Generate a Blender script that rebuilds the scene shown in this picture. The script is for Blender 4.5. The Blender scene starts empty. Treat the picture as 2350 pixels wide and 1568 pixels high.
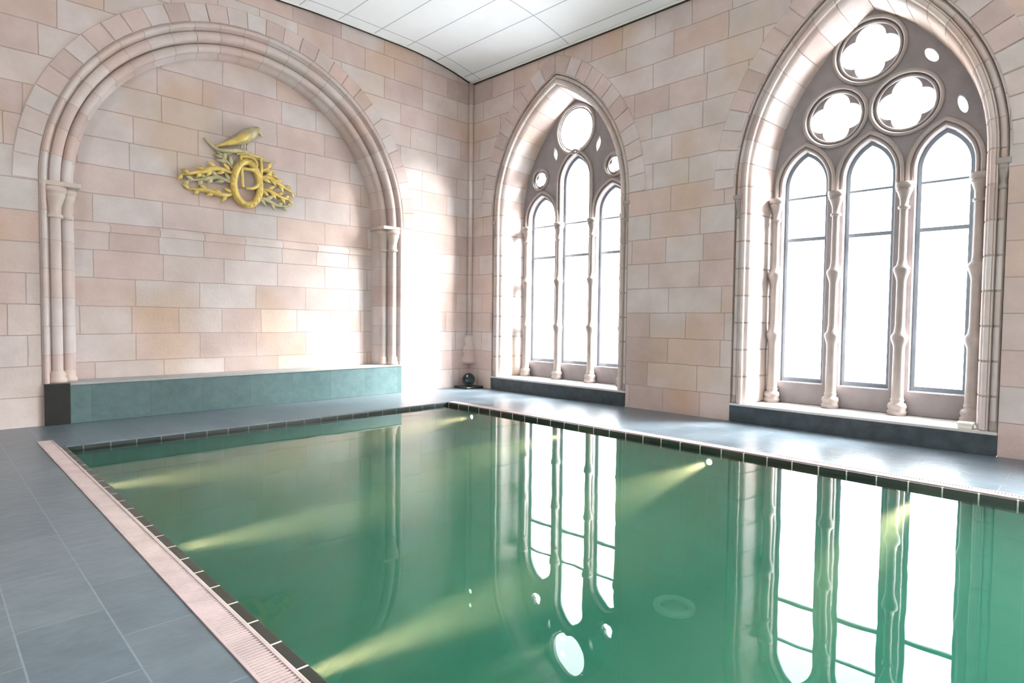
import bpy, bmesh, math, random
from mathutils import Vector, Matrix
random.seed(7)
PI = math.pi
S = bpy.context.scene
COL = S.collection

# ------------------------------------------------------------------ camera
CAM = Vector((-7.465, -8.675, 1.30))
yaw, pitch, roll, FPX = 0.7897, 0.0391, 0.011, 1378.3
fwd = Vector((math.cos(pitch)*math.cos(yaw), math.cos(pitch)*math.sin(yaw), -math.sin(pitch)))
r0 = Vector((math.sin(yaw), -math.cos(yaw), 0)); u0 = r0.cross(fwd)
rt = r0*math.cos(roll) + u0*math.sin(roll); up = -r0*math.sin(roll) + u0*math.cos(roll)
cd = bpy.data.cameras.new('camera'); cam = bpy.data.objects.new('camera', cd); COL.objects.link(cam)
cam.matrix_world = Matrix(((rt.x, up.x, -fwd.x, CAM.x), (rt.y, up.y, -fwd.y, CAM.y), (rt.z, up.z, -fwd.z, CAM.z), (0, 0, 0, 1)))
cd.sensor_fit = 'HORIZONTAL'; cd.sensor_width = 36.0; cd.lens = 36.0*FPX/2350.0; cd.clip_start = 0.05
S.camera = cam

# ------------------------------------------------------------------ sky, light, exposure
SKY = 17.0
w = bpy.data.worlds.new('sky'); S.world = w; w.use_nodes = True
bg = w.node_tree.nodes['Background']; bg.inputs[0].default_value = (0.93, 0.97, 1.0, 1); bg.inputs[1].default_value = SKY
S.view_settings.view_transform = 'Standard'; S.view_settings.look = 'None'
S.view_settings.gamma = 1.0; S.view_settings.use_curve_mapping = False
S.view_settings.exposure = 0.17
sd = bpy.data.lights.new('soft_sun', 'SUN'); sd.energy = 112.0; sd.angle = math.radians(44); sd.color = (1.0, 0.98, 0.95)
sun = bpy.data.objects.new('soft_sun', sd); COL.objects.link(sun)
sun.rotation_euler = Vector((-0.62, 0.72, -0.70)).to_track_quat('-Z', 'Y').to_euler()
S.cycles.max_bounces = 12; S.cycles.diffuse_bounces = 7; S.cycles.glossy_bounces = 4
S.cycles.transparent_max_bounces = 16; S.cycles.volume_bounces = 4
def portal(loc, dirv, sx, sz):
    l = bpy.data.lights.new('window_daylight', 'AREA'); l.shape = 'RECTANGLE'; l.size = sx; l.size_y = sz
    l.cycles.is_portal = True
    o = bpy.data.objects.new('window_daylight', l); COL.objects.link(o)
    o.location = loc; o.rotation_euler = Vector(dirv).to_track_quat('-Z', 'Z').to_euler()

# ------------------------------------------------------------------ helpers
def tag(o, label=None, cat=None, group=None, kind=None):
    if label: o['label'] = label
    if cat: o['category'] = cat
    if group: o['group'] = group
    if kind: o['kind'] = kind
    return o
def empty(name, loc=(0, 0, 0)):
    o = bpy.data.objects.new(name, None); COL.objects.link(o); o.location = loc; o.empty_display_size = .1
    return o
def mk(name, me, mat=None, parent=None, smooth=False):
    o = bpy.data.objects.new(name, me); COL.objects.link(o)
    if mat and not me.materials: me.materials.append(mat)
    if smooth: me.polygons.foreach_set('use_smooth', [True]*len(me.polygons))
    if parent: o.parent = parent; o.matrix_parent_inverse = Matrix.Identity(4) if parent.type == 'EMPTY' and parent.location.length == 0 else Matrix.Translation(-world_loc(parent))
    return o
def world_loc(o):
    v = o.location.copy()
    while o.parent:
        v += o.matrix_parent_inverse.translation; o = o.parent; v += o.location
    return v
class MB:
    """collects shapes into one mesh"""
    def __init__(s): s.v = []; s.f = []; s.m = []; s.sm = []
    def add(s, vs, fs, m=0, sm=False):
        b = len(s.v); s.v += [tuple(v) for v in vs]
        for f in fs: s.f.append(tuple(i+b for i in f)); s.m.append(m); s.sm.append(sm)
    def box(s, x0, x1, y0, y1, z0, z1, m=0, bev=0.0):
        if bev > 0:
            bm = bmesh.new(); bmesh.ops.create_cube(bm, size=1)
            for v in bm.verts: v.co = Vector(((x0+x1)/2+v.co.x*(x1-x0), (y0+y1)/2+v.co.y*(y1-y0), (z0+z1)/2+v.co.z*(z1-z0)))
            bmesh.ops.bevel(bm, geom=list(bm.edges), offset=bev, segments=2, profile=.6, affect='EDGES')
            bm.verts.index_update(); s.add([v.co for v in bm.verts], [[v.index for v in f.verts] for f in bm.faces], m); bm.free(); return
        s.add([(x0,y0,z0),(x1,y0,z0),(x1,y1,z0),(x0,y1,z0),(x0,y0,z1),(x1,y0,z1),(x1,y1,z1),(x0,y1,z1)],
              [(0,3,2,1),(4,5,6,7),(0,1,5,4),(1,2,6,5),(2,3,7,6),(3,0,4,7)], m)
    def lathe(s, prof, c, n=20, m=0, M=None, arc=(0, 2*PI)):
        vs = []; fs = []; full = abs(arc[1]-arc[0]-2*PI) < 1e-6; k = n if full else n+1
        for r, z in prof:
            for i in range(k):
                a = arc[0]+(arc[1]-arc[0])*i/n; p = Vector((r*math.cos(a), r*math.sin(a), z))
                if M: p = M @ p
                vs.append(p+Vector(c))
        for j in range(len(prof)-1):
            for i in range(n):
                a = j*k+i; b = j*k+(i+1) % k
                fs.append((a, b, b+k, a+k))
        s.add(vs, fs, m, True)
    def tube(s, pts, rad, n=8, m=0, closed=False, flat=1.0):
        pts = [Vector(p) for p in pts]; N = len(pts); vs = []; fs = []
        R = rad if isinstance(rad, (list, tuple)) else [rad]*N
        prevn = None
        for i, p in enumerate(pts):
            t = (pts[(i+1) % N]-pts[i-1]) if closed else (pts[min(i+1, N-1)]-pts[max(i-1, 0)])
            t.normalize()
            nrm = Vector((1, 0, 0)) if prevn is None and abs(t.x) < .9 else (Vector((0, 0, 1)) if prevn is None else prevn)
            nrm = (nrm-t*nrm.dot(t)).normalized(); prevn = nrm; bn = t.cross(nrm)
            for k in range(n):
                a = 2*PI*k/n; vs.append(p+nrm*R[i]*math.cos(a)+bn*R[i]*flat*math.sin(a))
        M_ = N if closed else N-1
        for i in range(M_):
            for k in range(n):
                a = i*n+k; b = i*n+(k+1) % n; c2 = ((i+1) % N)*n+(k+1) % n; d = ((i+1) % N)*n+k
                fs.append((a, b, c2, d))
        if not closed:
            fs.append(tuple(range(n))[::-1]); fs.append(tuple((N-1)*n+k for k in range(n)))
        s.add(vs, fs, m, True)
    def grid(s, rows, m=0, sm=True):
        n = len(rows[0]); vs = [p for r in rows for p in r]; fs = []
        for j in range(len(rows)-1):
            for i in range(n-1):
                a = j*n+i; fs.append((a, a+1, a+1+n, a+n))
        s.add(vs, fs, m, sm)
    def mesh(s, name, mats):
        me = bpy.data.meshes.new(name); me.from_pydata(s.v, [], s.f)
        for mt in mats: me.materials.append(mt)
        me.polygons.foreach_set('material_index', s.m); me.polygons.foreach_set('use_smooth', s.sm)
        bm = bmesh.new(); bm.from_mesh(me); bmesh.ops.recalc_face_normals(bm, faces=bm.faces[:]); bm.to_mesh(me); bm.free()
        me.update(); return me
    def build(s, name, mats, parent=None):
        if not isinstance(mats, (list, tuple)): mats = [mats]
        return mk(name, s.mesh(name, mats), None, parent)
def plate(name, splines, thick, fn, mat, parent=None, bevel=0.0, build=True):
    """flat shape with holes (even-odd), thickness 'thick' around local z=0, mapped to the world by fn(a,b,c)"""
    cu = bpy.data.curves.new(name, 'CURVE'); cu.dimensions = '2D'; cu.fill_mode = 'BOTH'
    cu.extrude = max(thick/2-bevel, .0005); cu.bevel_depth = bevel; cu.offset = -bevel; cu.bevel_resolution = 1
    for sp in splines:
        s = cu.splines.new('POLY'); s.points.add(len(sp)-1); s.use_cyclic_u = True
        for i, p in enumerate(sp): s.points[i].co = (p[0], p[1], 0, 1)
    ob = bpy.data.objects.new(name, cu); COL.objects.link(ob)
    dg = bpy.context.evaluated_depsgraph_get(); dg.update()
    me = bpy.data.meshes.new_from_object(ob.evaluated_get(dg)); bpy.data.objects.remove(ob); bpy.data.curves.remove(cu)
    for v in me.vertices: v.co = fn(*v.co)
    me.materials.clear(); me.materials.append(mat); me.name = name
    bm = bmesh.new(); bm.from_mesh(me); bmesh.ops.remove_doubles(bm, verts=bm.verts[:], dist=1e-5); bmesh.ops.recalc_face_normals(bm, faces=bm.faces[:]); bm.to_mesh(me); bm.free()
    me.polygons.foreach_set('use_smooth', [False]*len(me.polygons))
    return mk(name, me, None, parent)
def merge(o, mb, mats):
    """add an MB's faces to object o"""
    bm = bmesh.new(); bm.from_mesh(o.data)
    me2 = mb.mesh('tmp', mats); bm.from_mesh(me2); bm.to_mesh(o.data); bm.free(); bpy.data.meshes.remove(me2)

def arc_pts(cx, cz, R, a0, a1, n): return [(cx+R*math.cos(a0+(a1-a0)*i/n), cz+R*math.sin(a0+(a1-a0)*i/n)) for i in range(n+1)]
def pointed(cy, hw, zs, h, o=0.0, n=14, z0=None):
    """pointed arch, offset outward by o; from (cy-hw, z0) up over the apex to (cy+hw, z0)"""
    R = (hw*hw+h*h)/(2*hw); c = R-hw; Ro = R+o
    amax = math.acos(max(-1, min(1, c/Ro)))
    left = [(cy+c-Ro*math.cos(amax*i/n), zs+Ro*math.sin(amax*i/n)) for i in range(n+1)]
    right = [(2*cy-p[0], p[1]) for p in left[:-1]][::-1]
    pts = left+right
    if z0 is not None: pts = [(pts[0][0], z0)]+pts+[(pts[-1][0], z0)]
    return pts

# ------------------------------------------------------------------ materials
def nt(name):
    m = bpy.data.materials.new(name); m.use_nodes = True; t = m.node_tree; t.nodes.clear()
    out = t.nodes.new('ShaderNodeOutputMaterial'); return m, t, out
def N(t, typ, **kw):
    n = t.nodes.new(typ)
    for k, v in kw.items():
        if k in ('operation', 'blend_type', 'data_type', 'offset', 'offset_frequency', 'squash', 'squash_frequency', 'noise_dimensions', 'feature', 'use_clamp', 'wave_type', 'bands_direction', 'rings_direction', 'wave_profile'): setattr(n, k, v)
        else: n.inputs[k.replace('_', ' ')].default_value = v
    return n
def lk(t, a, b): t.links.new(a, b)
def ramp(t, stops):
    r = t.nodes.new('ShaderNodeValToRGB'); e = r.color_ramp.elements
    while len(e) < len(stops): e.new(0.5)
    for i, (p, c) in enumerate(stops): e[i].position = p; e[i].color = (*c, 1)
    return r
def plain(name, col, rough=.5, metal=0.0, noise=.12, scale=8, bump=.1, bscale=40, spec=.5):
    m, t, out = nt(name); p = N(t, 'ShaderNodeBsdfPrincipled', Roughness=rough, Metallic=metal); lk(t, p.outputs[0], out.inputs[0])
    p.inputs['Specular IOR Level'].default_value = spec
    tc = N(t, 'ShaderNodeTexCoord'); n1 = N(t, 'ShaderNodeTexNoise', Scale=scale, Detail=5.0)
    lk(t, tc.outputs['Object'], n1.inputs['Vector'])
    r = ramp(t, [(.3, [c*(1-noise) for c in col]), (.7, [min(1, c*(1+noise)) for c in col])]); lk(t, n1.outputs[0], r.inputs[0]); lk(t, r.outputs[0], p.inputs['Base Color'])
    if bump:
        n2 = N(t, 'ShaderNodeTexNoise', Scale=bscale, Detail=4.0); lk(t, tc.outputs['Object'], n2.inputs['Vector'])
        b = N(t, 'ShaderNodeBump', Strength=bump, Distance=.01); lk(t, n2.outputs[0], b.inputs['Height']); lk(t, b.outputs[0], p.inputs['Normal'])
    return m
STONE = [(0.0, (.47, .37, .32)), (.2, (.585, .455, .40)), (.4, (.57, .485, .43)), (.55, (.61, .52, .475)), (.7, (.565, .495, .45)), (.85, (.575, .425, .35)), (1.0, (.62, .55, .50))]
def stone(name, mode='brick', tint=(1, 1, 1), sat=1.0):
    tint = (tint[0]*.97, tint[1]*1.0, tint[2]*1.06)
    m, t, out = nt(name); p = N(t, 'ShaderNodeBsdfPrincipled', Roughness=.82); lk(t, p.outputs[0], out.inputs[0])
    p.inputs['Specular IOR Level'].default_value = .25
    tc = N(t, 'ShaderNodeTexCoord'); sx = N(t, 'ShaderNodeSeparateXYZ'); lk(t, tc.outputs['Object'], sx.inputs[0])
    if mode == 'brick':
        ad = N(t, 'ShaderNodeMath', operation='ADD'); lk(t, sx.outputs[0], ad.inputs[0]); lk(t, sx.outputs[1], ad.inputs[1])
        cb = N(t, 'ShaderNodeCombineXYZ'); lk(t, ad.outputs[0], cb.inputs[0]); lk(t, sx.outputs[2], cb.inputs[1])
        nz = N(t, 'ShaderNodeTexNoise', Scale=1.7, Detail=2.0); lk(t, tc.outputs['Object'], nz.inputs['Vector'])
        mx = N(t, 'ShaderNodeVectorMath', operation='MULTIPLY_ADD'); mx.inputs[1].default_value = (.03, .03, 0); lk(t, nz.outputs['Color'], mx.inputs[0]); lk(t, cb.outputs[0], mx.inputs[2])
        br = N(t, 'ShaderNodeTexBrick', offset=.42, offset_frequency=2, squash=.72, squash_frequency=3, Scale=1.0)
        br.inputs['Mortar Size'].default_value = .0065; br.inputs['Mortar Smooth'].default_value = .3
        br.inputs['Brick Width'].default_value = .78; br.inputs['Row Height'].default_value = .352
        br.inputs['Color1'].default_value = (0, 0, 0, 1); br.inputs['Color2'].default_value = (1, 1, 1, 1); br.inputs['Mortar'].default_value = (.5, .5, .5, 1)
        lk(t, mx.outputs[0], br.inputs['Vector']); idf = br.outputs['Color']; mort = br.outputs['Fac']
    else:
        g = N(t, 'ShaderNodeNewGeometry'); idf = g.outputs['Random Per Island']; mort = None
    cr = ramp(t, STONE); lk(t, idf, cr.inputs[0])
    n1 = N(t, 'ShaderNodeTexNoise', Scale=2.2, Detail=6.0, Roughness=.6); lk(t, tc.outputs['Object'], n1.inputs['Vector'])
    r1 = ramp(t, [(.3, (.86, .84, .82)), (.7, (1.08, 1.08, 1.09))]); lk(t, n1.outputs[0], r1.inputs[0])
    mul = N(t, 'ShaderNodeMix', data_type='RGBA', blend_type='MULTIPLY'); mul.inputs[0].default_value = 1; lk(t, cr.outputs[0], mul.inputs[6]); lk(t, r1.outputs[0], mul.inputs[7])
    n3 = N(t, 'ShaderNodeTexNoise', Scale=.75, Detail=2.0); lk(t, tc.outputs['Object'], n3.inputs['Vector'])
    # ochre stain patches of the old stone
    r3 = ramp(t, [(.54, (0, 0, 0)), (.68, (1, 1, 1))]); lk(t, n3.outputs[0], r3.inputs[0])
    st = N(t, 'ShaderNodeMix', data_type='RGBA', blend_type='MIX'); lk(t, mul.outputs[2], st.inputs[6]); st.inputs[7].default_value = (.50, .33, .17, 1)
    sm = N(t, 'ShaderNodeMath', operation='MULTIPLY'); lk(t, r3.outputs[0], sm.inputs[0]); sm.inputs[1].default_value = .38; lk(t, sm.outputs[0], st.inputs[0])
    last = st.outputs[2]
    if mort is not None:
        mm = N(t, 'ShaderNodeMix', data_type='RGBA', blend_type='MULTIPLY'); lk(t, last, mm.inputs[6]); mm.inputs[7].default_value = (.62, .55, .50, 1)
        ms = N(t, 'ShaderNodeMath', operation='MULTIPLY'); ms.inputs[1].default_value = .8; lk(t, mort, ms.inputs[0]); lk(t, ms.outputs[0], mm.inputs[0]); last = mm.outputs[2]
    tn = N(t, 'ShaderNodeMix', data_type='RGBA', blend_type='MULTIPLY'); tn.inputs[0].default_value = 1; lk(t, last, tn.inputs[6]); tn.inputs[7].default_value = (*tint, 1)
    lk(t, tn.outputs[2], p.inputs['Base Color'])
    n2 = N(t, 'ShaderNodeTexNoise', Scale=28.0, Detail=6.0); lk(t, tc.outputs['Object'], n2.inputs['Vector'])
    b = N(t, 'ShaderNodeBump', Strength=.25, Distance=.012); lk(t, n2.outputs[0], b.inputs['Height'])
    if mort is not None:
        iv = N(t, 'ShaderNodeMath', operation='SUBTRACT'); iv.inputs[0].default_value = 1; lk(t, mort, iv.inputs[1])
        b2 = N(t, 'ShaderNodeBump', Strength=.6, Distance=.012); lk(t, iv.outputs[0], b2.inputs['Height']); lk(t, b.outputs[0], b2.inputs['Normal']); lk(t, b2.outputs[0], p.inputs['Normal'])
    else: lk(t, b.outputs[0], p.inputs['Normal'])
    return m
def tiles(name, cols, bw, rh, mortar, msize, rough, axes='xy', off=.5, bump=.2, spec=.5, nscale=6, shift=(0, 0), var=.17):
    m, t, out = nt(name); p = N(t, 'ShaderNodeBsdfPrincipled', Roughness=rough); lk(t, p.outputs[0], out.inputs[0])
    p.inputs['Specular IOR Level'].default_value = spec
    tc = N(t, 'ShaderNodeTexCoord'); sx = N(t, 'ShaderNodeSeparateXYZ'); lk(t, tc.outputs['Object'], sx.inputs[0])
    cb = N(t, 'ShaderNodeCombineXYZ'); ix = {'x': 0, 'y': 1, 'z': 2}
    lk(t, sx.outputs[ix[axes[0]]], cb.inputs[0]); lk(t, sx.outputs[ix[axes[1]]], cb.inputs[1])
    mp = N(t, 'ShaderNodeMapping'); mp.inputs['Location'].default_value = (shift[0], shift[1], 0); lk(t, cb.outputs[0], mp.inputs[0])
    br = N(t, 'ShaderNodeTexBrick', offset=off, offset_frequency=2, squash=1.0, squash_frequency=2, Scale=1.0)
    br.inputs['Mortar Size'].default_value = msize; br.inputs['Brick Width'].default_value = bw; br.inputs['Row Height'].default_value = rh
    br.inputs['Mortar Smooth'].default_value = .2
    br.inputs['Color1'].default_value = (0, 0, 0, 1); br.inputs['Color2'].default_value = (1, 1, 1, 1); br.inputs['Mortar'].default_value = (.5, .5, .5, 1)
    lk(t, mp.outputs[0], br.inputs['Vector'])
    cr = ramp(t, [(0, cols[0]), (1, cols[1])]); lk(t, br.outputs['Color'], cr.inputs[0])
    n1 = N(t, 'ShaderNodeTexNoise', Scale=nscale, Detail=6.0, Roughness=.65); lk(t, tc.outputs['Object'], n1.inputs['Vector'])
    r1 = ramp(t, [(.3, (1-var,)*3), (.7, (1+var*.85,)*3)]); lk(t, n1.outputs[0], r1.inputs[0])
    mul = N(t, 'ShaderNodeMix', data_type='RGBA', blend_type='MULTIPLY'); mul.inputs[0].default_value = 1; lk(t, cr.outputs[0], mul.inputs[6]); lk(t, r1.outputs[0], mul.inputs[7])
    mm = N(t, 'ShaderNodeMix', data_type='RGBA', blend_type='MIX'); lk(t, br.outputs['Fac'], mm.inputs[0]); lk(t, mul.outputs[2], mm.inputs[6]); mm.inputs[7].default_value = (*mortar, 1)
    lk(t, mm.outputs[2], p.inputs['Base Color'])
    n2 = N(t, 'ShaderNodeTexNoise', Scale=nscale*2.5, Detail=5.0); lk(t, tc.outputs['Object'], n2.inputs['Vector'])
    b = N(t, 'ShaderNodeBump', Strength=bump, Distance=.008); lk(t, n2.outputs[0], b.inputs['Height'])
    iv = N(t, 'ShaderNodeMath', operation='SUBTRACT'); iv.inputs[0].default_value = 1; lk(t, br.outputs['Fac'], iv.inputs[1])
    b2 = N(t, 'ShaderNodeBump', Strength=.4, Distance=.004); lk(t, iv.outputs[0], b2.inputs['Height']); lk(t, b.outputs[0], b2.inputs['Normal']); lk(t, b2.outputs[0], p.inputs['Normal'])
    return m
M_wall = stone('ashlar_stone'); M_block = stone('arch_stone', 'island'); M_mortar = plain('lime_mortar', (.36, .30, .26), .9, noise=.1)
M_mould = stone('moulding_stone', 'brick', (1.04, 1.02, 1.0))
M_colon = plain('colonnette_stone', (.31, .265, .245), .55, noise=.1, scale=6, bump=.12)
M_tracery = plain('tracery_stone', (.25, .222, .228), .8, noise=.1, scale=5, bump=.25)  # stone colour darkened and greyed to carry backlit shade and lens flare
M_shaft = plain('shaft_stone', (.53, .44, .385), .6, noise=.1, scale=6, bump=.12)
M_recess = stone('recess_ashlar', 'brick', (1.12, 1.13, 1.15))
M_deck = tiles('slate_deck', ((.085, .115, .138), (.108, .138, .160)), .62, .31, (.145, .185, .21), .004, .29, 'yx', .5, .35, .5, 5, (0, .08))
M_bench = tiles('bench_slate', ((.062, .115, .115), (.082, .14, .142)), .62, .52, (.05, .08, .08), .003, .38, 'xz', .5, .15, .5, 9, (.1, 0))
M_benchtop = plain('bench_top_slate', (.30, .31, .31), .4, noise=.1)
M_black = plain('black_stone', (.012, .013, .012), .35, noise=.2, bump=.05)
M_kerb = plain('dark_slate_kerb', (.035, .052, .062), .5, noise=.35, scale=9, bump=.3)
M_sill = plain('pale_sill_stone', (.55, .54, .52), .5, noise=.05, scale=4, bump=.08)  # sunlight on the sill top put into its colour as a pale tone
M_frame = plain('grey_window_metal', (.17, .20, .23), .4, metal=.2, noise=.05, bump=0)
M_ceil = tiles('ceiling_panels', ((.88, .90, .92), (.90, .92, .93)), 2.1, .63, (.42, .45, .48), .009, .6, 'yx', .0, .03, .3, 2, (.3, .24), .03)
M_dark = plain('shadow_gap_black', (.02, .02, .02), .8, bump=0)
M_grate = plain('pinkish_grate_plastic', (.40, .325, .315), .55, noise=.12, scale=6, bump=.1)
M_channel = plain('gutter_channel', (.06, .055, .055), .7)
M_pool = tiles('pool_tile', ((.09, .27, .24), (.11, .30, .26)), .25, .25, (.17, .32, .29), .004, .35, 'xy', 0, .05)
M_band = tiles('waterline_tile', ((.018, .022, .018), (.03, .034, .028)), .23, 3.0, (.62, .60, .52), .006, .3, 'yx', 0, .1, .5, 6, (.15, .5))
M_bandx = tiles('waterline_tile_far', ((.018, .024, .022), (.03, .036, .034)), .23, 3.0, (.12, .13, .13), .006, .3, 'xy', 0, .1, .5, 6, (.1, .5))
M_gold = plain('gilded_metal', (.66, .49, .15), .42, metal=.35, noise=.22, scale=9, bump=.35, bscale=22)
M_goldgrey = plain('weathered_gilding', (.46, .41, .24), .5, metal=.25, noise=.25, scale=10, bump=.3)
M_blackmetal = plain('black_metal', (.012, .02, .02), .4, noise=.1, bump=0)
M_lens = plain('dark_lens', (.012, .022, .022), .12, noise=.1, bump=0)
M_white = plain('white_ceramic', (.78, .75, .68), .4, noise=.04, bump=0)
M_steel = plain('brushed_steel', (.55, .57, .56), .3, metal=.9, noise=.05, bump=0)
M_plaster = plain('plain_plaster', (.62, .53, .46), .9, noise=.05)

def m_glass():
    m, t, out = nt('window_glass'); a = N(t, 'ShaderNodeBsdfTransparent'); g = N(t, 'ShaderNodeBsdfGlossy', Roughness=.02)
    lw = t.nodes.new('ShaderNodeLayerWeight'); pw = N(t, 'ShaderNodeMath', operation='POWER'); pw.inputs[1].default_value = 5; lk(t, lw.outputs['Facing'], pw.inputs[0])
    f = N(t, 'ShaderNodeMath', operation='MULTIPLY_ADD'); f.inputs[1].default_value = .9; f.inputs[2].default_value = .04; lk(t, pw.outputs[0], f.inputs[0])
    mx = t.nodes.new('ShaderNodeMixShader'); a.inputs[0].default_value = (.98, .99, 1, 1)
    lk(t, f.outputs[0], mx.inputs[0]); lk(t, a.outputs[0], mx.inputs[1]); lk(t, g.outputs[0], mx.inputs[2]); lk(t, mx.outputs[0], out.inputs[0]); return m
M_glass = m_glass()
def m_water():
    m, t, out = nt('pool_water'); a = N(t, 'ShaderNodeBsdfTransparent'); g = N(t, 'ShaderNodeBsdfGlossy', Roughness=.0)
    a.inputs[0].default_value = (.93, 1, .97, 1)
    f = N(t, 'ShaderNodeFresnel', IOR=1.33); mx = t.nodes.new('ShaderNodeMixShader')
    tc = N(t, 'ShaderNodeTexCoord')
    mp = N(t, 'ShaderNodeMapping'); mp.inputs['Rotation'].default_value = (0, 0, .8); mp.inputs['Scale'].default_value = (1.0, 2.2, 1); lk(t, tc.outputs['Object'], mp.inputs[0])
    n1 = N(t, 'ShaderNodeTexNoise', Scale=1.3, Detail=2.0, Roughness=.45); lk(t, mp.outputs[0], n1.inputs['Vector'])
    b = N(t, 'ShaderNodeBump', Strength=.5, Distance=.0019); lk(t, n1.outputs[0], b.inputs['Height'])
    lk(t, b.outputs[0], f.inputs['Normal']); lk(t, b.outputs[0], g.inputs['Normal'])
    lk(t, f.outputs[0], mx.inputs[0]); lk(t, a.outputs[0], mx.inputs[1]); lk(t, g.outputs[0], mx.inputs[2]); lk(t, mx.outputs[0], out.inputs[0])
    vs = N(t, 'ShaderNodeVolumeScatter', Density=.32, Anisotropy=.0); vs.inputs['Color'].default_value = (.34, .92, .76, 1)
    va = N(t, 'ShaderNodeVolumeAbsorption', Density=.40); va.inputs['Color'].default_value = (.14, .78, .63, 1)
    ad = t.nodes.new('ShaderNodeAddShader'); lk(t, vs.outputs[0], ad.inputs[0]); lk(t, va.outputs[0], ad.inputs[1]); lk(t, ad.outputs[0], out.inputs['Volume'])
    m.cycles.homogeneous_volume = True
    return m
M_water = m_water()
def m_emit(name, col, s):
    m, t, out = nt(name); e = N(t, 'ShaderNodeEmission', Strength=s); e.inputs[0].default_value = (*col, 1); lk(t, e.outputs[0], out.inputs[0]); return m
M_lamp = m_emit('lit_pool_lens', (1.0, .86, .58), 18)

# ------------------------------------------------------------------ dimensions
HC = 5.65; X_SIDE = -10.5; Y_BACK = -13.5
A_CX, A_R, A_ZS = -3.99, 2.43, 2.81           # round arch on the left wall
W1 = dict(cy=-2.08, hw=1.33, zs=3.15, h=1.99)  # pointed windows on the right wall
W2 = dict(cy=-6.525, hw=1.22, zs=3.00, h=2.06)
TOP = 6.3
PX0, PX1, PY0, PY1 = -6.48, -1.72, -12.3, -1.47
WZ = -.045

# ------------------------------------------------------------------ floor, ceiling, walls
fb = MB(); GW = .155
fb.box(X_SIDE, PX0-GW, Y_BACK, 0, -.35, 0)
fb.box(PX1+GW, 0, Y_BACK, 0, -.35, 0)
fb.box(PX0-GW, PX1+GW, PY1, 0, -.35, 0)
fb.box(PX0-GW, PX1+GW, Y_BACK, PY0, -.35, 0)
floor = tag(fb.build('floor', M_deck), 'blue-grey slate tiled deck around the pool', kind='structure')

def zceil(x, y):
    s = min(1, max(0, -x/1.6)); s = s*(2-s)
    f = min(1, max(0, (-x-2.6)/2.0))
    return HC+.215*s-.10*f*f + .010*y
cb = MB(); xs = [0-.02, -.1, -.25, -.45, -.7, -1.0, -1.3, -1.6, -2.0, -2.6, -3.2, -3.8, -4.6, -6, -8, X_SIDE+.02]; ys = [-.02-13.4*i/12 for i in range(13)]
cb.grid([[(x, y, zceil(x, y)) for y in ys] for x in xs])
cb.grid([[(x, y, zceil(x, y)+.25) for y in ys] for x in xs])
ceiling = tag(cb.build('ceiling', M_ceil), 'white panelled ceiling with thin joints', kind='structure')
tg = MB()
tg.tube([(x, -.022, zceil(x, 0)-.006) for x in xs], .018, 6); tg.tube([(-.022, y, zceil(0, y)-.006) for y in ys], .018, 6)
tag(tg.build('trim_1', M_dark), 'thin dark shadow line between walls and ceiling', kind='structure')
tw = MB(); tw.tube([(x, -.055, zceil(x, 0)-.004) for x in xs[1:]], .016, 6); tw.tube([(-.055, y, zceil(0, y)-.004) for y in ys], .016, 6)
tag(tw.build('trim_2', M_white), 'thin white bead along the ceiling edge', kind='structure')

mapY = lambda a, b, c: (a, .3-c, b)       # wall at Y=0..+.6
mapX = lambda a, b, c: (.36+c, a, b)      # wall at X=0..+.72
ro = A_R+.02
out = [(X_SIDE, -.3), (A_CX-ro, -.3)]+[(A_CX-ro, .5)]+arc_pts(A_CX, A_ZS, ro, PI, 0, 56)+[(A_CX+ro, .5), (A_CX+ro, -.3), (.9, -.3), (.9, TOP), (X_SIDE, TOP)]
wall_left = plate('wall_left', [out], .6, mapY, M_wall)
rec = MB(); rec.box(A_CX-ro-.05, A_CX+ro+.05, .40, .58, -.2, A_ZS+ro+.1); merge(wall_left, rec, [M_wall])
tag(wall_left, 'pinkish ashlar wall holding the blind round arch', kind='structure')
def wnotch(W, zb=-.3):
    return pointed(W['cy'], W['hw'], W['zs'], W['h'], .14, 16, zb)
out = [(Y_BACK-.3, -.3)]
out += wnotch(W2)+wnotch(W1)+[(.02, -.3), (.02, TOP), (Y_BACK-.3, TOP)]
w3 = pointed(-10.95, 1.22, 3.0, 2.0, .0, 14, .25)
wall_right = tag(plate('wall_right', [out, w3], .72, mapX, M_wall), 'pinkish ashlar wall with tall pointed windows', kind='structure')
wb = plate('wall_back', [[(X_SIDE-.2, -.3), (.7, -.3), (.7, TOP), (X_SIDE-.2, TOP)]],
           .3, lambda a, b, c: (a, Y_BACK-.15-c, b), M_plaster); tag(wb, 'stone wall behind the camera', kind='structure')
ws = plate('wall_side', [[(Y_BACK-.2, -.3), (.2, -.3), (.2, TOP), (Y_BACK-.2, TOP)], [(-7.6, 2.0), (-6.0, 2.0), (-6.0, 4.2), (-7.6, 4.2)]],  # high opening added to this unseen wall for fill light
           .3, lambda a, b, c: (X_SIDE-.15+c, a, b), M_plaster); tag(ws, 'side wall outside the frame', kind='structure')
portal((.9, W1['cy'], 2.7), (-1, 0, 0), 2.7, 5.1); portal((.9, W2['cy'], 2.65), (-1, 0, 0), 2.5, 5.0); portal((.8, -10.95, 2.65), (-1, 0, 0), 2.5, 4.9)
portal((X_SIDE-.35, -6.8, 3.1), (1, 0, 0), 1.6, 2.2)  # portal for the added fill opening

# ------------------------------------------------------------------ blind arch mouldings
def roll(co, cd_, r, a0, a1, n=8): return [(co+r*math.cos(a0+(a1-a0)*i/n), cd_+r*math.sin(a0+(a1-a0)*i/n)) for i in range(n+1)]
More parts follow.
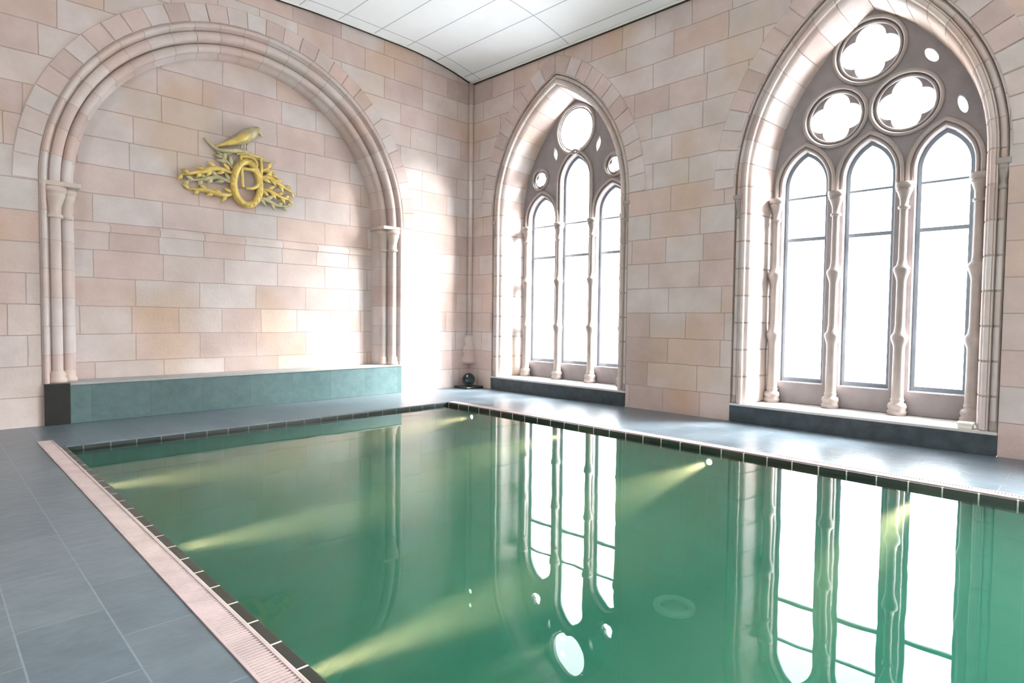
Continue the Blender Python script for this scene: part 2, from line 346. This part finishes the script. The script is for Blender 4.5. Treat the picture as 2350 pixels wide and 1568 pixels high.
# profile (offset from radius, depth into the wall)
prof = [(.03, 0.0), (.03, -.012)]+roll(-.005, .0, .03, -.5, -PI-.3, 7)+[(-.045, .045), (-.055, .045)]
prof += roll(-.115, .075, .062, .3, -PI-.35, 10)+[(-.175, .14), (-.18, .15)]
prof += roll(-.235, .18, .058, .2, -PI-.3, 10)+[(-.298, .25), (-.33, .27), (-.33, .405)]
rows = []
for o_, d in prof:
    R = A_R+o_
    path = [(A_CX-R, .48), (A_CX-R, 1.5)]+arc_pts(A_CX, A_ZS, R, PI, 0, 60)+[(A_CX+R, 1.5), (A_CX+R, .48)]
    rows.append([(a, d, b) for a, b in path])
am = MB()
mrows = []
for o_, d in prof:
    R = A_R+o_+.004
    mrows.append([(a, d+.004, b) for a, b in [(A_CX-R, .48), (A_CX-R, 1.5)]+arc_pts(A_CX, A_ZS, R, PI, 0, 69)+[(A_CX+R, 1.5), (A_CX+R, .48)]])
am.grid(mrows, 1)
def arch_path(R):
    sg = []
    for k in range(7):
        z0, z1 = .48+k*(A_ZS-.48)/7, .48+(k+1)*(A_ZS-.48)/7; sg.append([(A_CX-R, z0+.003), (A_CX-R, z1-.003)])
    nb = 23
    for k in range(nb):
        e = .0015; sg.append(arc_pts(A_CX, A_ZS, R, PI-PI*k/nb-e, PI-PI*(k+1)/nb+e, 3))
    for k in range(7):
        z1, z0 = A_ZS-k*(A_ZS-.48)/7, A_ZS-(k+1)*(A_ZS-.48)/7; sg.append([(A_CX+R, z1-.003), (A_CX+R, z0+.003)])
    return sg
segs = [arch_path(A_R+o_) for o_, d in prof]
for k in range(len(segs[0])):
    am.grid([[(a, prof[i][1], b) for a, b in segs[i][k]] for i in range(len(prof))])
trim3 = am.build('trim_3', [M_block, M_mortar]); tag(trim3, 'moulded stone rolls around the blind round arch', kind='structure')
# joints of the moulding stones as capitals and blocks
def capital_prof(r, z0, h): return [(r, z0-.02), (r*1.28, z0-.015), (r*1.32, z0), (r*1.25, z0+.02), (r*1.02, z0+.03), (r*1.08, z0+h*.35), (r*1.5, z0+h*.62), (r*1.7, z0+h*.72), (r*1.62, z0+h*.8), (r*1.85, z0+h*.82), (r*1.85, z0+h), (.001, z0+h)]
for sgn in (-1, 1):
    cp = MB()
    for (oo, dd, rr) in ((-.115, .075, .066), (-.235, .18, .06)):
        cp.lathe(capital_prof(rr, 2.42, .34), (A_CX+sgn*(A_R+oo), dd, 0), 16)
        cp.lathe([(rr*1.0, .48), (rr*1.55, .48), (rr*1.55, .52), (rr*1.25, .55), (rr*1.35, .58), (rr*1.02, .62)], (A_CX+sgn*(A_R+oo), dd, 0), 16)
    x0 = A_CX+sgn*(A_R+.03); x1 = A_CX+sgn*(A_R-.36)
    cp.box(min(x0, x1), max(x0, x1), -.02, .40, 2.765, 2.82, bev=.012)
    mk('arch_capital', cp.mesh('arch_capital', [M_shaft]), None, trim3)
# voussoir ring
def voussoirs(name, inner, outer, mapf, mat, label, parent=None):
    """inner/outer: point lists with (segments+1) joints each subdivided by 2"""
    mb = MB(); n = (len(inner)-1)//2
    for k in range(n):
        i = 2*k
        q = [Vector(inner[i]), Vector(inner[i+1]), Vector(inner[i+2]), Vector(outer[i+2]), Vector(outer[i+1]), Vector(outer[i])]
        c = sum(q, Vector((0, 0)))/6
        def shr(p, s): d = c-p; return p+d.normalized()*s
        g = .004+random.random()*.004; A = [shr(p, g) for p in q]; B = [shr(p, g+.010) for p in q]
        h = .010+random.random()*.008
        vs = [mapf(p.x, p.y, -.03) for p in A]+[mapf(p.x, p.y, h-.006) for p in A]+[mapf(p.x, p.y, h) for p in B]
        fs = [tuple(range(12, 18))]+[(j, (j+1) % 6, (j+1) % 6+6, j+6) for j in range(6)]+[(j+6, (j+1) % 6+6, (j+1) % 6+12, j+12) for j in range(6)]
        mb.add(vs, fs)
    o = mb.build(name, mat, parent); 
    return tag(o, label, kind='structure')
fY = lambda a, b, h: (a, -h, b); fX = lambda a, b, h: (-h, a, b)
nV = 31
voussoirs('trim_4', arc_pts(A_CX, A_ZS, 2.462, PI, 0, 2*nV), arc_pts(A_CX, A_ZS, 2.70, PI, 0, 2*nV), fY, M_block, 'ring of wedge stones over the round arch')
# second ring of joints on the inner order: string course inside the recess
sc = MB(); sc.box(A_CX-2.1, A_CX+2.1, .385, .41, 2.33, 2.42, bev=.008)
tag(sc.build('trim_5', M_mould), 'thin stone string course across the arch recess', kind='structure')

# ------------------------------------------------------------------ bench
bench = empty('stone_bench', (A_CX, -.05, 0))
tag(bench, 'low green-grey slate bench along the foot of the round arch', 'bench')
b = MB(); b.box(-6.20, -1.57, -.05, .385, .0, .455, bev=.004); b.build('seat_front', M_bench, bench)
b = MB(); b.box(-6.20, -1.57, -.06, .385, .4552, .48, bev=.004); b.build('seat_slab', M_benchtop, bench)
b = MB(); b.box(-6.44, -6.2005, -.055, .30, .0, .478, bev=.004)
tag(b.build('end_block', M_black, bench), 'black end block')

# ------------------------------------------------------------------ emblem
em = empty('wall_emblem', (A_CX, .39, 3.4)); YE = .37
tag(em, 'gilded crest with perched bird mounted inside the round arch', 'wall emblem')
def E(x, z, y=0): return (x, YE+y, z)
def smooth(pts, n=5):
    P = [Vector(p) for p in pts]; out_ = []
    for i in range(len(P)-1):
        a, b_, c, d = P[max(i-1, 0)], P[i], P[i+1], P[min(i+2, len(P)-1)]
        for k in range(n):
            t = k/n; out_.append(.5*((2*b_)+(c-a)*t+(2*a-5*b_+4*c-d)*t*t+(-a+3*b_-3*c+d)*t**3))
    out_.append(P[-1]); return out_
def taper(rs, n): # radii through smooth()
    out_ = []
    for i in range(len(rs)-1): out_ += [rs[i]+(rs[i+1]-rs[i])*k/n for k in range(n)]
    return out_+[rs[-1]]
bd = MB()
bp = [E(-4.46, 3.655), E(-4.34, 3.71), E(-4.19, 3.79, -.03), E(-4.05, 3.87, -.05), E(-3.95, 3.945, -.05), E(-3.885, 4.0, -.045), E(-3.845, 4.01, -.04), E(-3.79, 3.965, -.03), E(-3.755, 3.955, -.025)]
bd.tube(smooth(bp), taper([.012, .03, .06, .095, .085, .062, .05, .022, .004], 5), 10)
bd.tube([E(-4.07, 3.78, -.03), E(-4.09, 3.69, -.03)], .012, 6); bd.tube([E(-4.00, 3.80, -.03), E(-4.0, 3.70, -.03)], .012, 6)
bird = bd.build('bird', M_goldgrey, em)
wg = MB(); wg.tube(smooth([E(-4.42, 3.675, -.05), E(-4.25, 3.75, -.08), E(-4.08, 3.85, -.12), E(-3.98, 3.93, -.11)]), taper([.008, .035, .06, .02], 5), 8, flat=.7)
wg.build('wing', M_gold, bird)
bn = MB(); bn.tube(smooth([E(-4.58, 3.76), E(-4.5, 3.70), E(-4.4, 3.63, -.01), E(-4.25, 3.64, -.03), E(-4.1, 3.67, -.03), E(-3.95, 3.65, -.02), E(-3.85, 3.60)]), taper([.008, .02, .03, .035, .035, .03, .01], 5), 8)
bn.tube(smooth([E(-4.42, 3.63), E(-4.36, 3.57, -.01), E(-4.26, 3.60), E(-4.18, 3.64)]), taper([.01, .025, .02, .01], 5), 8)
bn.tube(smooth([E(-3.55, 3.62), E(-3.66, 3.60, -.01), E(-3.8, 3.60, -.01), E(-3.98, 3.62)]), taper([.006, .014, .018, .02], 5), 8)
bn.build('branch', M_goldgrey, em)
wr = MB(); cx, cz = -4.005, 3.22
ring = [E(cx+.185*math.cos(a)*(1-.12*math.sin(a)), cz+.31*math.sin(a), -.035) for a in [2*PI*i/40 for i in range(40)]]
wr.tube(ring, .052, 10, closed=True)
for k in range(22):
    a = 2*PI*k/22; p = Vector(E(cx+.195*math.cos(a)*(1-.12*math.sin(a)), cz+.32*math.sin(a), -.07)); t_ = Vector((-math.sin(a)*.5, 0, math.cos(a)))
    wr.tube([p-t_*.03+Vector((.02*math.cos(a), 0, .02*math.sin(a))), p, p+t_*.035-Vector((.015*math.cos(a), 0, 0))], [.012, .026, .006], 6)
wr.build('wreath', M_gold, em)
mg = MB()  # interlaced letter strokes in and above the wreath
mg.tube(smooth([E(-4.09, 3.60, -.04), E(-4.085, 3.45, -.05), E(-4.08, 3.3, -.05), E(-4.07, 3.15, -.05)]), .024, 8)
mg.tube(smooth([E(-4.10, 3.59, -.04), E(-3.95, 3.595, -.06), E(-3.87, 3.52, -.06), E(-3.93, 3.43, -.06), E(-4.07, 3.42, -.05)]), .024, 8)
mg.tube(smooth([E(-4.07, 3.42, -.05), E(-3.90, 3.40, -.06), E(-3.84, 3.28, -.06), E(-3.90, 3.17, -.06), E(-4.03, 3.14, -.05)]), .024, 8)
mg.tube(smooth([E(-3.80, 3.62, -.02), E(-3.79, 3.5, -.03), E(-3.80, 3.35, -.03), E(-3.83, 3.2, -.03)]), .022, 8)
mg.tube(smooth([E(-4.14, 3.62, -.01), E(-4.0, 3.64, -.03), E(-3.8, 3.63, -.02), E(-3.72, 3.61, 0)]), .018, 8)
mg.build('monogram', M_gold, em)
def spray(pts, r, leaves, sgn, mat=M_gold):
    s = MB(); P = smooth([E(*p) for p in pts], 6); s.tube(P, taper([r*.5, r, r*.9, r*.25] if len(pts) == 4 else [r*.6, r, r*.3], 6), 8)
    for k in range(leaves):
        f = (k+.7)/leaves; p = P[int(f*(len(P)-1))]; d = (P[min(len(P)-1, int(f*(len(P)-1))+1)]-P[max(0, int(f*(len(P)-1))-1)]).normalized()
        side = Vector((-d.z, 0, d.x))*(1 if k % 2 else -1); L = .13*(1.15-.5*f)
        s.tube([p, p+d*L*.5+side*L*.35+Vector((0, -.015, 0)), p+d*L+side*L*.75], [.012, .034, .004], 7, flat=.5)
    return s.build('leaf_spray', mat, em)
spray([(-4.2, 3.33, -.02), (-4.42, 3.36, -.03), (-4.62, 3.28, -.02), (-4.88, 3.20, 0)], .040, 8, 1)
spray([(-4.2, 3.18, -.02), (-4.4, 3.24, -.02), (-4.6, 3.18, -.01), (-4.8, 3.13, 0)], .034, 8, 1, M_goldgrey)
spray([(-4.15, 3.05, -.02), (-4.35, 3.0, -.03), (-4.55, 3.03, -.02), (-4.80, 3.02, 0)], .036, 7, 1)
spray([(-4.2, 3.40, -.02), (-4.3, 3.5, -.02), (-4.38, 3.58, 0)], .024, 5, 1, M_goldgrey)
spray([(-3.82, 3.33, -.02), (-3.68, 3.36, -.03), (-3.52, 3.28, -.02), (-3.32, 3.20, 0)], .036, 7, 1)
spray([(-3.82, 3.18, -.02), (-3.66, 3.16, -.02), (-3.5, 3.10, -.01), (-3.36, 3.08, 0)], .030, 7, 1)
spray([(-3.88, 3.05, -.02), (-3.72, 3.02, -.03), (-3.55, 2.96, -.02), (-3.38, 2.98, 0)], .030, 6, 1, M_goldgrey)
spray([(-3.8, 3.42, -.02), (-3.7, 3.48, -.02), (-3.62, 3.40, 0)], .024, 4, 1)

# ------------------------------------------------------------------ windows
def window(idx, W, cyT, hwT, lights, cols, wid, zb, zt, zu, holes, circles, heads, label, extra=None):
    lights = [(a-.03, b_+.03) for a, b_ in lights]; zb = zb-.03
    root = empty('window_%d' % idx, (.5, cyT, 0)); tag(root, label, kind='structure')
    cy, hw, zs, h = W['cy'], W['hw'], W['zs'], W['h']
    # jamb moulding swept around the opening (offset, depth)
    pf = [(.142, .0), (.142, .05), (.135, .06)]+roll(.098, .045, .032, .4, -PI-.4, 8)+[(.062, .06), (.055, .06), (.055, -.004), (.045, -.008)]
    pf += roll(.018, .012, .027, -.3, -PI-.6, 7)+[(-.015, .045), (-.022, .045), (-.05, .14)]
    rows = []; back = []
    for o_, d in pf:
        rows.append([(d, a, b_) for a, b_ in pointed(cy, hw, zs, h, o_, 18, .235)])
        back.append([(d+.003, a, b_) for a, b_ in pointed(cy, hw, zs, h, o_+.004, 18, .235)])
    # splayed reveal that shifts to the tracery plane
    for k in range(4):
        f = (k+1)/4; o_ = -.05+(-(hw-hwT)+.05)*f; c2 = cy+(cyT-cy)*f; d = .14+(.72-.14)*f
        rows.append([(d, a, b_) for a, b_ in pointed(c2, hw, zs, h, o_, 18, .235)])
        back.append([(d+.003, a, b_) for a, b_ in pointed(c2, hw, zs, h, o_+.004, 18, .235)])
    m = MB(); m.grid(back, 1)
    npt = len(rows[0]); nj = 8
    def seg(rw, i, fa, fb):
        a_, b_ = Vector(rw[i]), Vector(rw[i+1]); return [tuple(a_.lerp(b_, fa)), tuple(a_.lerp(b_, fb))]
    for q in range(nj):
        for i in (0, npt-2): m.grid([seg(rw, i, q/nj+.004, (q+1)/nj-.004) for rw in rows])
    for i in range(1, npt-2, 2):
        def two(rw):
            A_, B_, C_ = Vector(rw[i]), Vector(rw[i+1]), Vector(rw[min(i+2, npt-2)]); 
            return [tuple(A_.lerp(B_, .03)), tuple(B_), tuple(B_.lerp(C_, .97))]
        m.grid([two(rw) for rw in rows])
    m.build('jamb_moulding', [M_block, M_mortar], root)
    # nook shaft capitals
    for s_ in (-1, 1):
        c = MB(); yy = cy+s_*(hw+.098)
        c.lathe(capital_prof(.032, zs-.38, .22), (.045, yy, 0), 12)
        c.box(-.014, .10, yy-.06, yy+.06, zs-.16, zs-.10, bev=.008)
        c.lathe([(.032, .235), (.05, .235), (.05, .27), (.04, .29), (.046, .31), (.033, .34)], (.045, yy, 0), 12)
        mk('shaft_capital', c.mesh('shaft_capital', [M_colon]), None, root)
    # sill
    m = MB(); m.box(-.015, .72, cy-hw-.138, cy+hw+.138, 0.0, .205, bev=.004); m.build('sill_kerb', M_kerb, root)
    m = MB(); m.box(-.02, .72, cy-hw-.138, cy+hw+.138, .2052, .235, bev=.005); m.build('window_sill', M_sill, root)
    # tracery plate: X .58-.70
    outer = pointed(cyT, hw+.02, zs, h+.02, -(hw-hwT)+.06, 22, .2352)
    sp = [outer]
    for (a, b_) in lights: pass
    for k, (a, b_) in enumerate(lights):
        zsp, hh = heads[k]; c = (a+b_)/2; hv = (b_-a)/2
        sp.append(pointed(c, hv, zsp, hh, 0, 12, zb-.02))
    for (c, z, r, kind, rot) in circles: sp.append(arc_pts(c, z, r-.05, 0, 2*PI*47/48, 47))
    for hp in holes: sp.append(hp)
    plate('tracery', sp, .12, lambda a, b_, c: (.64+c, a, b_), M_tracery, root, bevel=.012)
    # roll mouldings on circles and light heads, foils set behind
    for (c, z, r, kind, rot) in circles:
        rg = MB()
        for rr, dd, tr in ((r-.022, .572, .024), (r-.075, .60, .016)):
            if rr > .05: rg.tube([(dd, p[0], p[1]) for p in arc_pts(c, z, rr, 0, 2*PI*47/48, 47)], tr, 8, closed=True)
        rg.build('tracery_ring', M_colon, root)
        if kind:
            n = kind; R = r-.045; lob = []
            d0 = R*(.44 if n > 3 else .42); rl = R*(.44 if n > 3 else .46)
            K = 120
            for i in range(K):
                a = 2*PI*i/K; best = 0
                for q in range(n):
                    aq = rot+2*PI*q/n; dd = a-aq; disc = rl*rl-(d0*math.sin(dd))**2
                    if disc > 0:
                        v = d0*math.cos(dd)+math.sqrt(disc)
                        if v > best: best = v
                best = max(best, R*.3); lob.append((c+best*math.cos(a), z+best*math.sin(a)))
            plate('foil', [arc_pts(c, z, r-.03, 0, 2*PI*47/48, 47), lob], .07, lambda a, b_, cc: (.655+cc, a, b_), M_tracery, root, bevel=.01)
    for k, (a, b_) in enumerate(lights):
        zsp, hh = heads[k]; c = (a+b_)/2; hv = (b_-a)/2
        rg = MB()
        base = zu-.02
        for off, dd, tr in ((.075, .565, .026), (.022, .58, .017)):
            pp = pointed(c, hv, zsp, hh, off, 12, base if zsp > base+.05 else None)
            rg.tube([(dd, p[0], p[1]) for p in pp], tr, 8)
        rg.build('head_moulding', M_colon, root)
    # colonnettes
    for y in cols:
        cc = MB(); X0 = .50; zc = zu-.14
        z1 = .235; L = zc-z1; ra, rb = z1+L*.355, z1+L*.665
        R = .056
        pr = [(R*1.08, z1+.20), (R*1.02, ra-.16), (R*1.05, ra-.10), (R*1.45, ra-.03), (R*1.55, ra), (R*1.5, ra+.025), (R*1.05, ra+.06), (R*.86, ra+.14), (R*.86, rb-.14), (R*1.0, rb-.10), (R*1.4, rb-.03), (R*1.5, rb), (R*1.4, rb+.025), (R*.95, rb+.05), (R*.74, rb+.12), (R*.70, zc)]
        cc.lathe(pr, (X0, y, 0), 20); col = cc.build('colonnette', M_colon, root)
        q = MB(); q.lathe([(.001, z1), (R*1.75, z1), (R*1.75, z1+.05), (R*1.5, z1+.06), (R*1.75, z1+.10), (R*1.55, z1+.135), (R*1.1, z1+.15), (R*1.25, z1+.175), (R*1.08, z1+.2)], (X0, y, 0), 20); q.build('base', M_colon, col)
        q = MB(); q.lathe([(R*.72, zc-.16), (R*1.05, zc-.155), (R*1.05, zc-.13), (R*.75, zc-.12), (R*.8, zc-.05), (R*1.25, zc+.03), (R*1.55, zc+.06), (R*1.3, zc+.07), (R*1.65, zc+.08), (R*1.65, zc+.14), (.001, zc+.14)], (X0, y, 0), 20); q.build('capital', M_colon, col)
    # metal frames and panes
    for k, (a, b_) in enumerate(lights):
        zsp, hh = heads[k]; c = (a+b_)/2; hv = (b_-a)/2
        o_ = pointed(c, hv, zsp, hh, -.002, 12, zb-.018); i_ = pointed(c, hv, zsp, hh, -.045, 12, zb+.035)
        # close the bottoms
        fr = plate('window_frame', [o_, i_], .03, lambda aa, bb, cc: (.685+cc, aa, bb), M_frame, root)
        bars = MB(); bars.box(.668, .702, a+.004, b_-.004, zt-.022, zt+.022); bars.box(.668, .702, a+.004, b_-.004, zu-.013, zu+.013)
        merge(fr, bars, [M_frame])
        plate('pane', [pointed(c, hv, zsp, hh, -.01, 12, zb)], .006, lambda aa, bb, cc: (.685+cc, aa, bb), M_glass, fr)
    for (c, z, r, kind, rot) in circles:
        plate('pane', [arc_pts(c, z, r-.035, 0, 2*PI*31/32, 31)], .006, lambda aa, bb, cc: (.70+cc, aa, bb), M_glass, root)
    # voussoirs on the wall face
    inn = pointed(cy, hw, zs, h, .15, 24); ou = pointed(cy, hw, zs, h, .43, 24)
    R0 = (hw*hw+h*h)/(2*hw); c0 = R0-hw
    iL = inn[:25]; oL = []
    a_in = math.acos(c0/(R0+.15)); a_out = math.acos(c0/(R0+.43))
    for i in range(25):
        a = a_in*i/24 if i < 24 else a_out
        oL.append((cy+c0-(R0+.43)*math.cos(a), zs+(R0+.43)*math.sin(a)))
    step = 2
    voussoirs('arch_stone_ring', iL, oL, fX, M_block, None, root)
    voussoirs('arch_stone_ring', [(2*cy-p[0], p[1]) for p in iL], [(2*cy-p[0], p[1]) for p in oL], fX, M_block, None, root)
    return root
def almond(cy, cz, L, Wd, ang, n=10):
    pts = []
    for i in range(n): t = i/n; pts.append((-L+2*L*t, Wd*math.sin(PI*t)))
    for i in range(n): t = i/n; pts.append((L-2*L*t, -Wd*math.sin(PI*t)))
    return [(cy+p[0]*math.cos(ang)-p[1]*math.sin(ang), cz+p[0]*math.sin(ang)+p[1]*math.cos(ang)) for p in pts]
def ellip(cy, cz, L, Wd, ang, n=24):
    return [(cy+L*math.cos(t)*math.cos(ang)-Wd*math.sin(t)*math.sin(ang), cz+L*math.cos(t)*math.sin(ang)+Wd*math.sin(t)*math.cos(ang)) for t in [2*PI*i/n for i in range(n)]]
# note: seen from inside, larger Y lies to the left
cw1 = -2.06
L1 = [(-1.04-.535, -1.04+.02), (-1.79-.535, -1.79+.02), (-2.575-.535, -2.575+.02)]
h1 = []
for s_ in (-1, 1):
    h1.append(almond(cw1+s_*.47, 4.20, .13, .04, PI/2-s_*.2))
window(1, W1, -2.05, 1.20, L1, [-1.0, -1.77, -2.50, -3.14], .535, .56, 2.40, 2.96, h1,
       [(-2.05, 4.53, .43, 0, 0), (-1.245, 3.80, .21, 3, PI/2), (-2.86, 3.80, .21, 3, PI/2)],
       [(3.08, .41), (3.66, .44), (3.08, .41)], 'narrower-looking pointed stone window beside the corner, far from camera')
L2 = [(-5.595-.455, -5.595+.02), (-6.319-.455, -6.319+.02), (-7.054-.455, -7.054+.02)]
window(2, W2, -6.55, 1.11, L2, [-5.50, -6.21, -6.92, -7.60], .455, .56, 2.35, 2.88,
       [ellip(-7.11, 4.27, .095, .045, .95), ellip(-7.41, 3.66, .10, .038, 1.25)],
       [(-6.49, 4.50, .40, 4, PI/2), (-6.14, 3.80, .375, 4, PI/2), (-6.88, 3.80, .375, 4, PI/2)],
       [(3.03, .42), (3.03, .42), (3.03, .42)], 'large pointed stone window with three quatrefoils, near the camera')

# ------------------------------------------------------------------ corner shaft on its corbel
cs = MB()
cs.tube([(-.035, -.035, .98), (-.035, -.035, 5.66)], .05, 12)
tag(cs.build('trim_6', M_mould), 'slim stone shaft in the corner on a corbel', kind='structure')
cs = MB()
cs.lathe([(.001, .44), (.22, .44), (.22, .52), (.17, .60), (.19, .66), (.19, .72), (.13, .80), (.16, .86), (.15, .92), (.08, 1.0), (.05, 1.03)], (.02, .02, 0), 8)
tag(cs.build('trim_7', M_mould), 'carved corbel in the corner', kind='structure')

# ------------------------------------------------------------------ pool
pb = MB(); D = -1.45
pb.box(PX0-.2, PX1+.2, PY0-.2, PY1+.2, D-.15, D)
pb.box(PX0-.02, PX0+.028, PY0, PY1, D, -.101); pb.box(PX1-.003, PX1+.02, PY0, PY1, D, -.101)
pb.box(PX0-.2, PX1+.2, PY1-.003, PY1+.02, D, -.101); pb.box(PX0-.2, PX1+.2, PY0-.2, PY0, D, -.36)
pool = tag(pb.build('pool_basin', M_pool), 'green tiled pool basin sunk in the slate deck', 'pool', kind='structure')
# dark tile rim: channel kerb left and right, edge band far
def rim(name, x0, x1, y0, y1, mat, label, top=-.004):
    m = MB(); m.box(x0, x1, y0, y1, -.10, top, bev=.003); return tag(m.build(name, mat), label, kind='structure')
rim('trim_8', PX0-.022, PX0+.03, PY0, PY1, M_band, 'dark tile edge of the pool beside the near grate')
rim('trim_9', PX1-.004, PX1+.022, PY0, PY1, M_band, 'dark tile edge of the pool below the windows')
rim('trim_10', PX0+.03, PX1-.004, PY1-.004, PY1+.004, M_bandx, 'dark tile edge along the far end of the pool', -.012)
def grate(x0, x1, y0, y1, label):
    ch = MB(); ch.box(x0, x1, y0, y1, -.36, -.06); 
    root = empty('overflow_grate', ((x0+x1)/2, y1, 0)); tag(root, label, 'overflow grate')
    ch.build('channel', M_channel, root)
    m = MB(); y = y1-.006; 
    while y > y0+.01:
        m.box(x0+.012, x1-.012, y-.0125, y, -.022, .003); y -= .0205
    g = m.build('crossbars', M_grate, root)
    m = MB()
    for k in range(7):
        xx = x0+.008+(x1-x0-.016)*k/6; wd = .0065 if k in (0, 6) else .0035
        m.box(xx-wd, xx+wd, y0, y1-.004, -.024, -.001 if 0 < k < 6 else .005)
    m.build('rails', M_grate, root)
    return root
grate(PX0-.153, PX0-.023, PY0, -1.05, 'pinkish-grey overflow grate along the near left pool edge')
grate(PX1+.023, PX1+.153, PY0, PY1, 'overflow grate along the pool edge below the windows')
fill = MB(); fill.box(PX0-.155, PX0-.023, -1.049, -.9, -.3, -.0005)  # deck closing the grate end
wm = MB(); wm.box(PX0+.028, PX1-.002, PY0+.001, PY1-.003, D+.004, WZ)
water = wm.build('pool_water', M_water); tag(water, 'still green pool water reflecting the windows', 'water', kind='stuff')

# drain
dr = empty('pool_drain', (-2.358, -5.772, D)); tag(dr, 'round drain seen on the pool floor', 'drain')
m = MB(); m.lathe([(.135, D+.004), (.14, D+.03), (.19, D+.03), (.20, D+.004)], (-2.358, -5.772, 0), 32); m.build('ring', M_white, dr)
m = MB(); m.lathe([(.001, D+.018), (.10, D+.018), (.105, D+.004)], (-2.358, -5.772, 0), 32); m.build('cover', M_steel, dr)
# pool lights
def pool_light(y, side, label):
    x = PX0+.03 if side < 0 else PX1-.004; z = -.15; d = 1 if side < 0 else -1
    root = empty('pool_light', (x, y, z)); tag(root, label, 'pool light', 'lit underwater pool lights')
    M = Matrix.Rotation(d*PI/2, 4, 'Y')
    m = MB(); m.lathe([(.045, .0), (.047, .014), (.034, .02), (.030, .012)], (x, y, z), 24, M=M); m.build('light_ring', M_steel, root)
    m = MB(); m.lathe([(.001, .013), (.018, .0125), (.031, .010)], (x, y, z), 24, M=M); m.build('lens', M_lamp, root)
    l = bpy.data.lights.new('pool_lamp', 'SPOT'); l.energy = 1150 if side < 0 else 2200; l.color = (1, .31, .18); l.spot_size = math.radians(16); l.spot_blend = .8; l.shadow_soft_size = .03
    o = bpy.data.objects.new('pool_lamp', l); COL.objects.link(o); o.parent = root; o.location = (d*.05, 0, .0)
    o.rotation_euler = Vector((d, 0, -.04)).to_track_quat('-Z', 'Y').to_euler()
LL = ['farthest of those under the near grate, by the black bench end', 'middle one of the three under the near grate', 'nearest one under the near grate, at bottom of photo']
for y, t_ in zip((-2.75, -4.62, -6.42), LL): pool_light(y, -1, 'underwater lamp, '+t_)
LR = ['in the far right pool corner', 'below the window beside the corner', 'below the wall between the two windows', 'below the large window with quatrefoils']
for y, t_ in zip((-2.08, -3.87, -5.78, -7.56), LR): pool_light(y, 1, 'warm lit underwater lamp '+t_)

# ------------------------------------------------------------------ small things
lp = empty('floor_lamp', (-.22, -.24, 0)); tag(lp, 'small round black floor lamp standing in the corner under the corbel', 'lamp')
q = Matrix.Rotation(math.radians(225), 4, 'Z') @ Matrix.Rotation(PI/2, 4, 'Y')
m = MB(); m.box(-.42, -.02, -.42, -.06, 0.0, .035, bev=.01); m.build('base_plate', M_blackmetal, lp)
m = MB(); m.lathe([(.001, -.09), (.07, -.085), (.105, -.05), (.118, .02), (.118, .06), (.095, .065), (.09, .04)], (-.22, -.24, .16), 28, M=q); m.build('housing', M_blackmetal, lp)
m = MB(); m.lathe([(.001, .052), (.06, .05), (.091, .042)], (-.22, -.24, .16), 28, M=q); m.build('lens', M_lens, lp)
m = MB(); m.tube([(-.22, -.24, .03), (-.22, -.24, .08)], .03, 10); m.build('stand', M_blackmetal, lp)
bx = empty('tealight_box', (.07, -7.62, .235)); tag(bx, 'small cream block at the near end of the large window sill', 'box')
m = MB(); m.box(.02, .13, -7.68, -7.56, .2355, .275, bev=.006); m.build('body', M_white, bx)
m = MB(); m.box(.01, .14, -7.69, -7.55, .2755, .295, bev=.006); m.build('lid', M_white, bx)
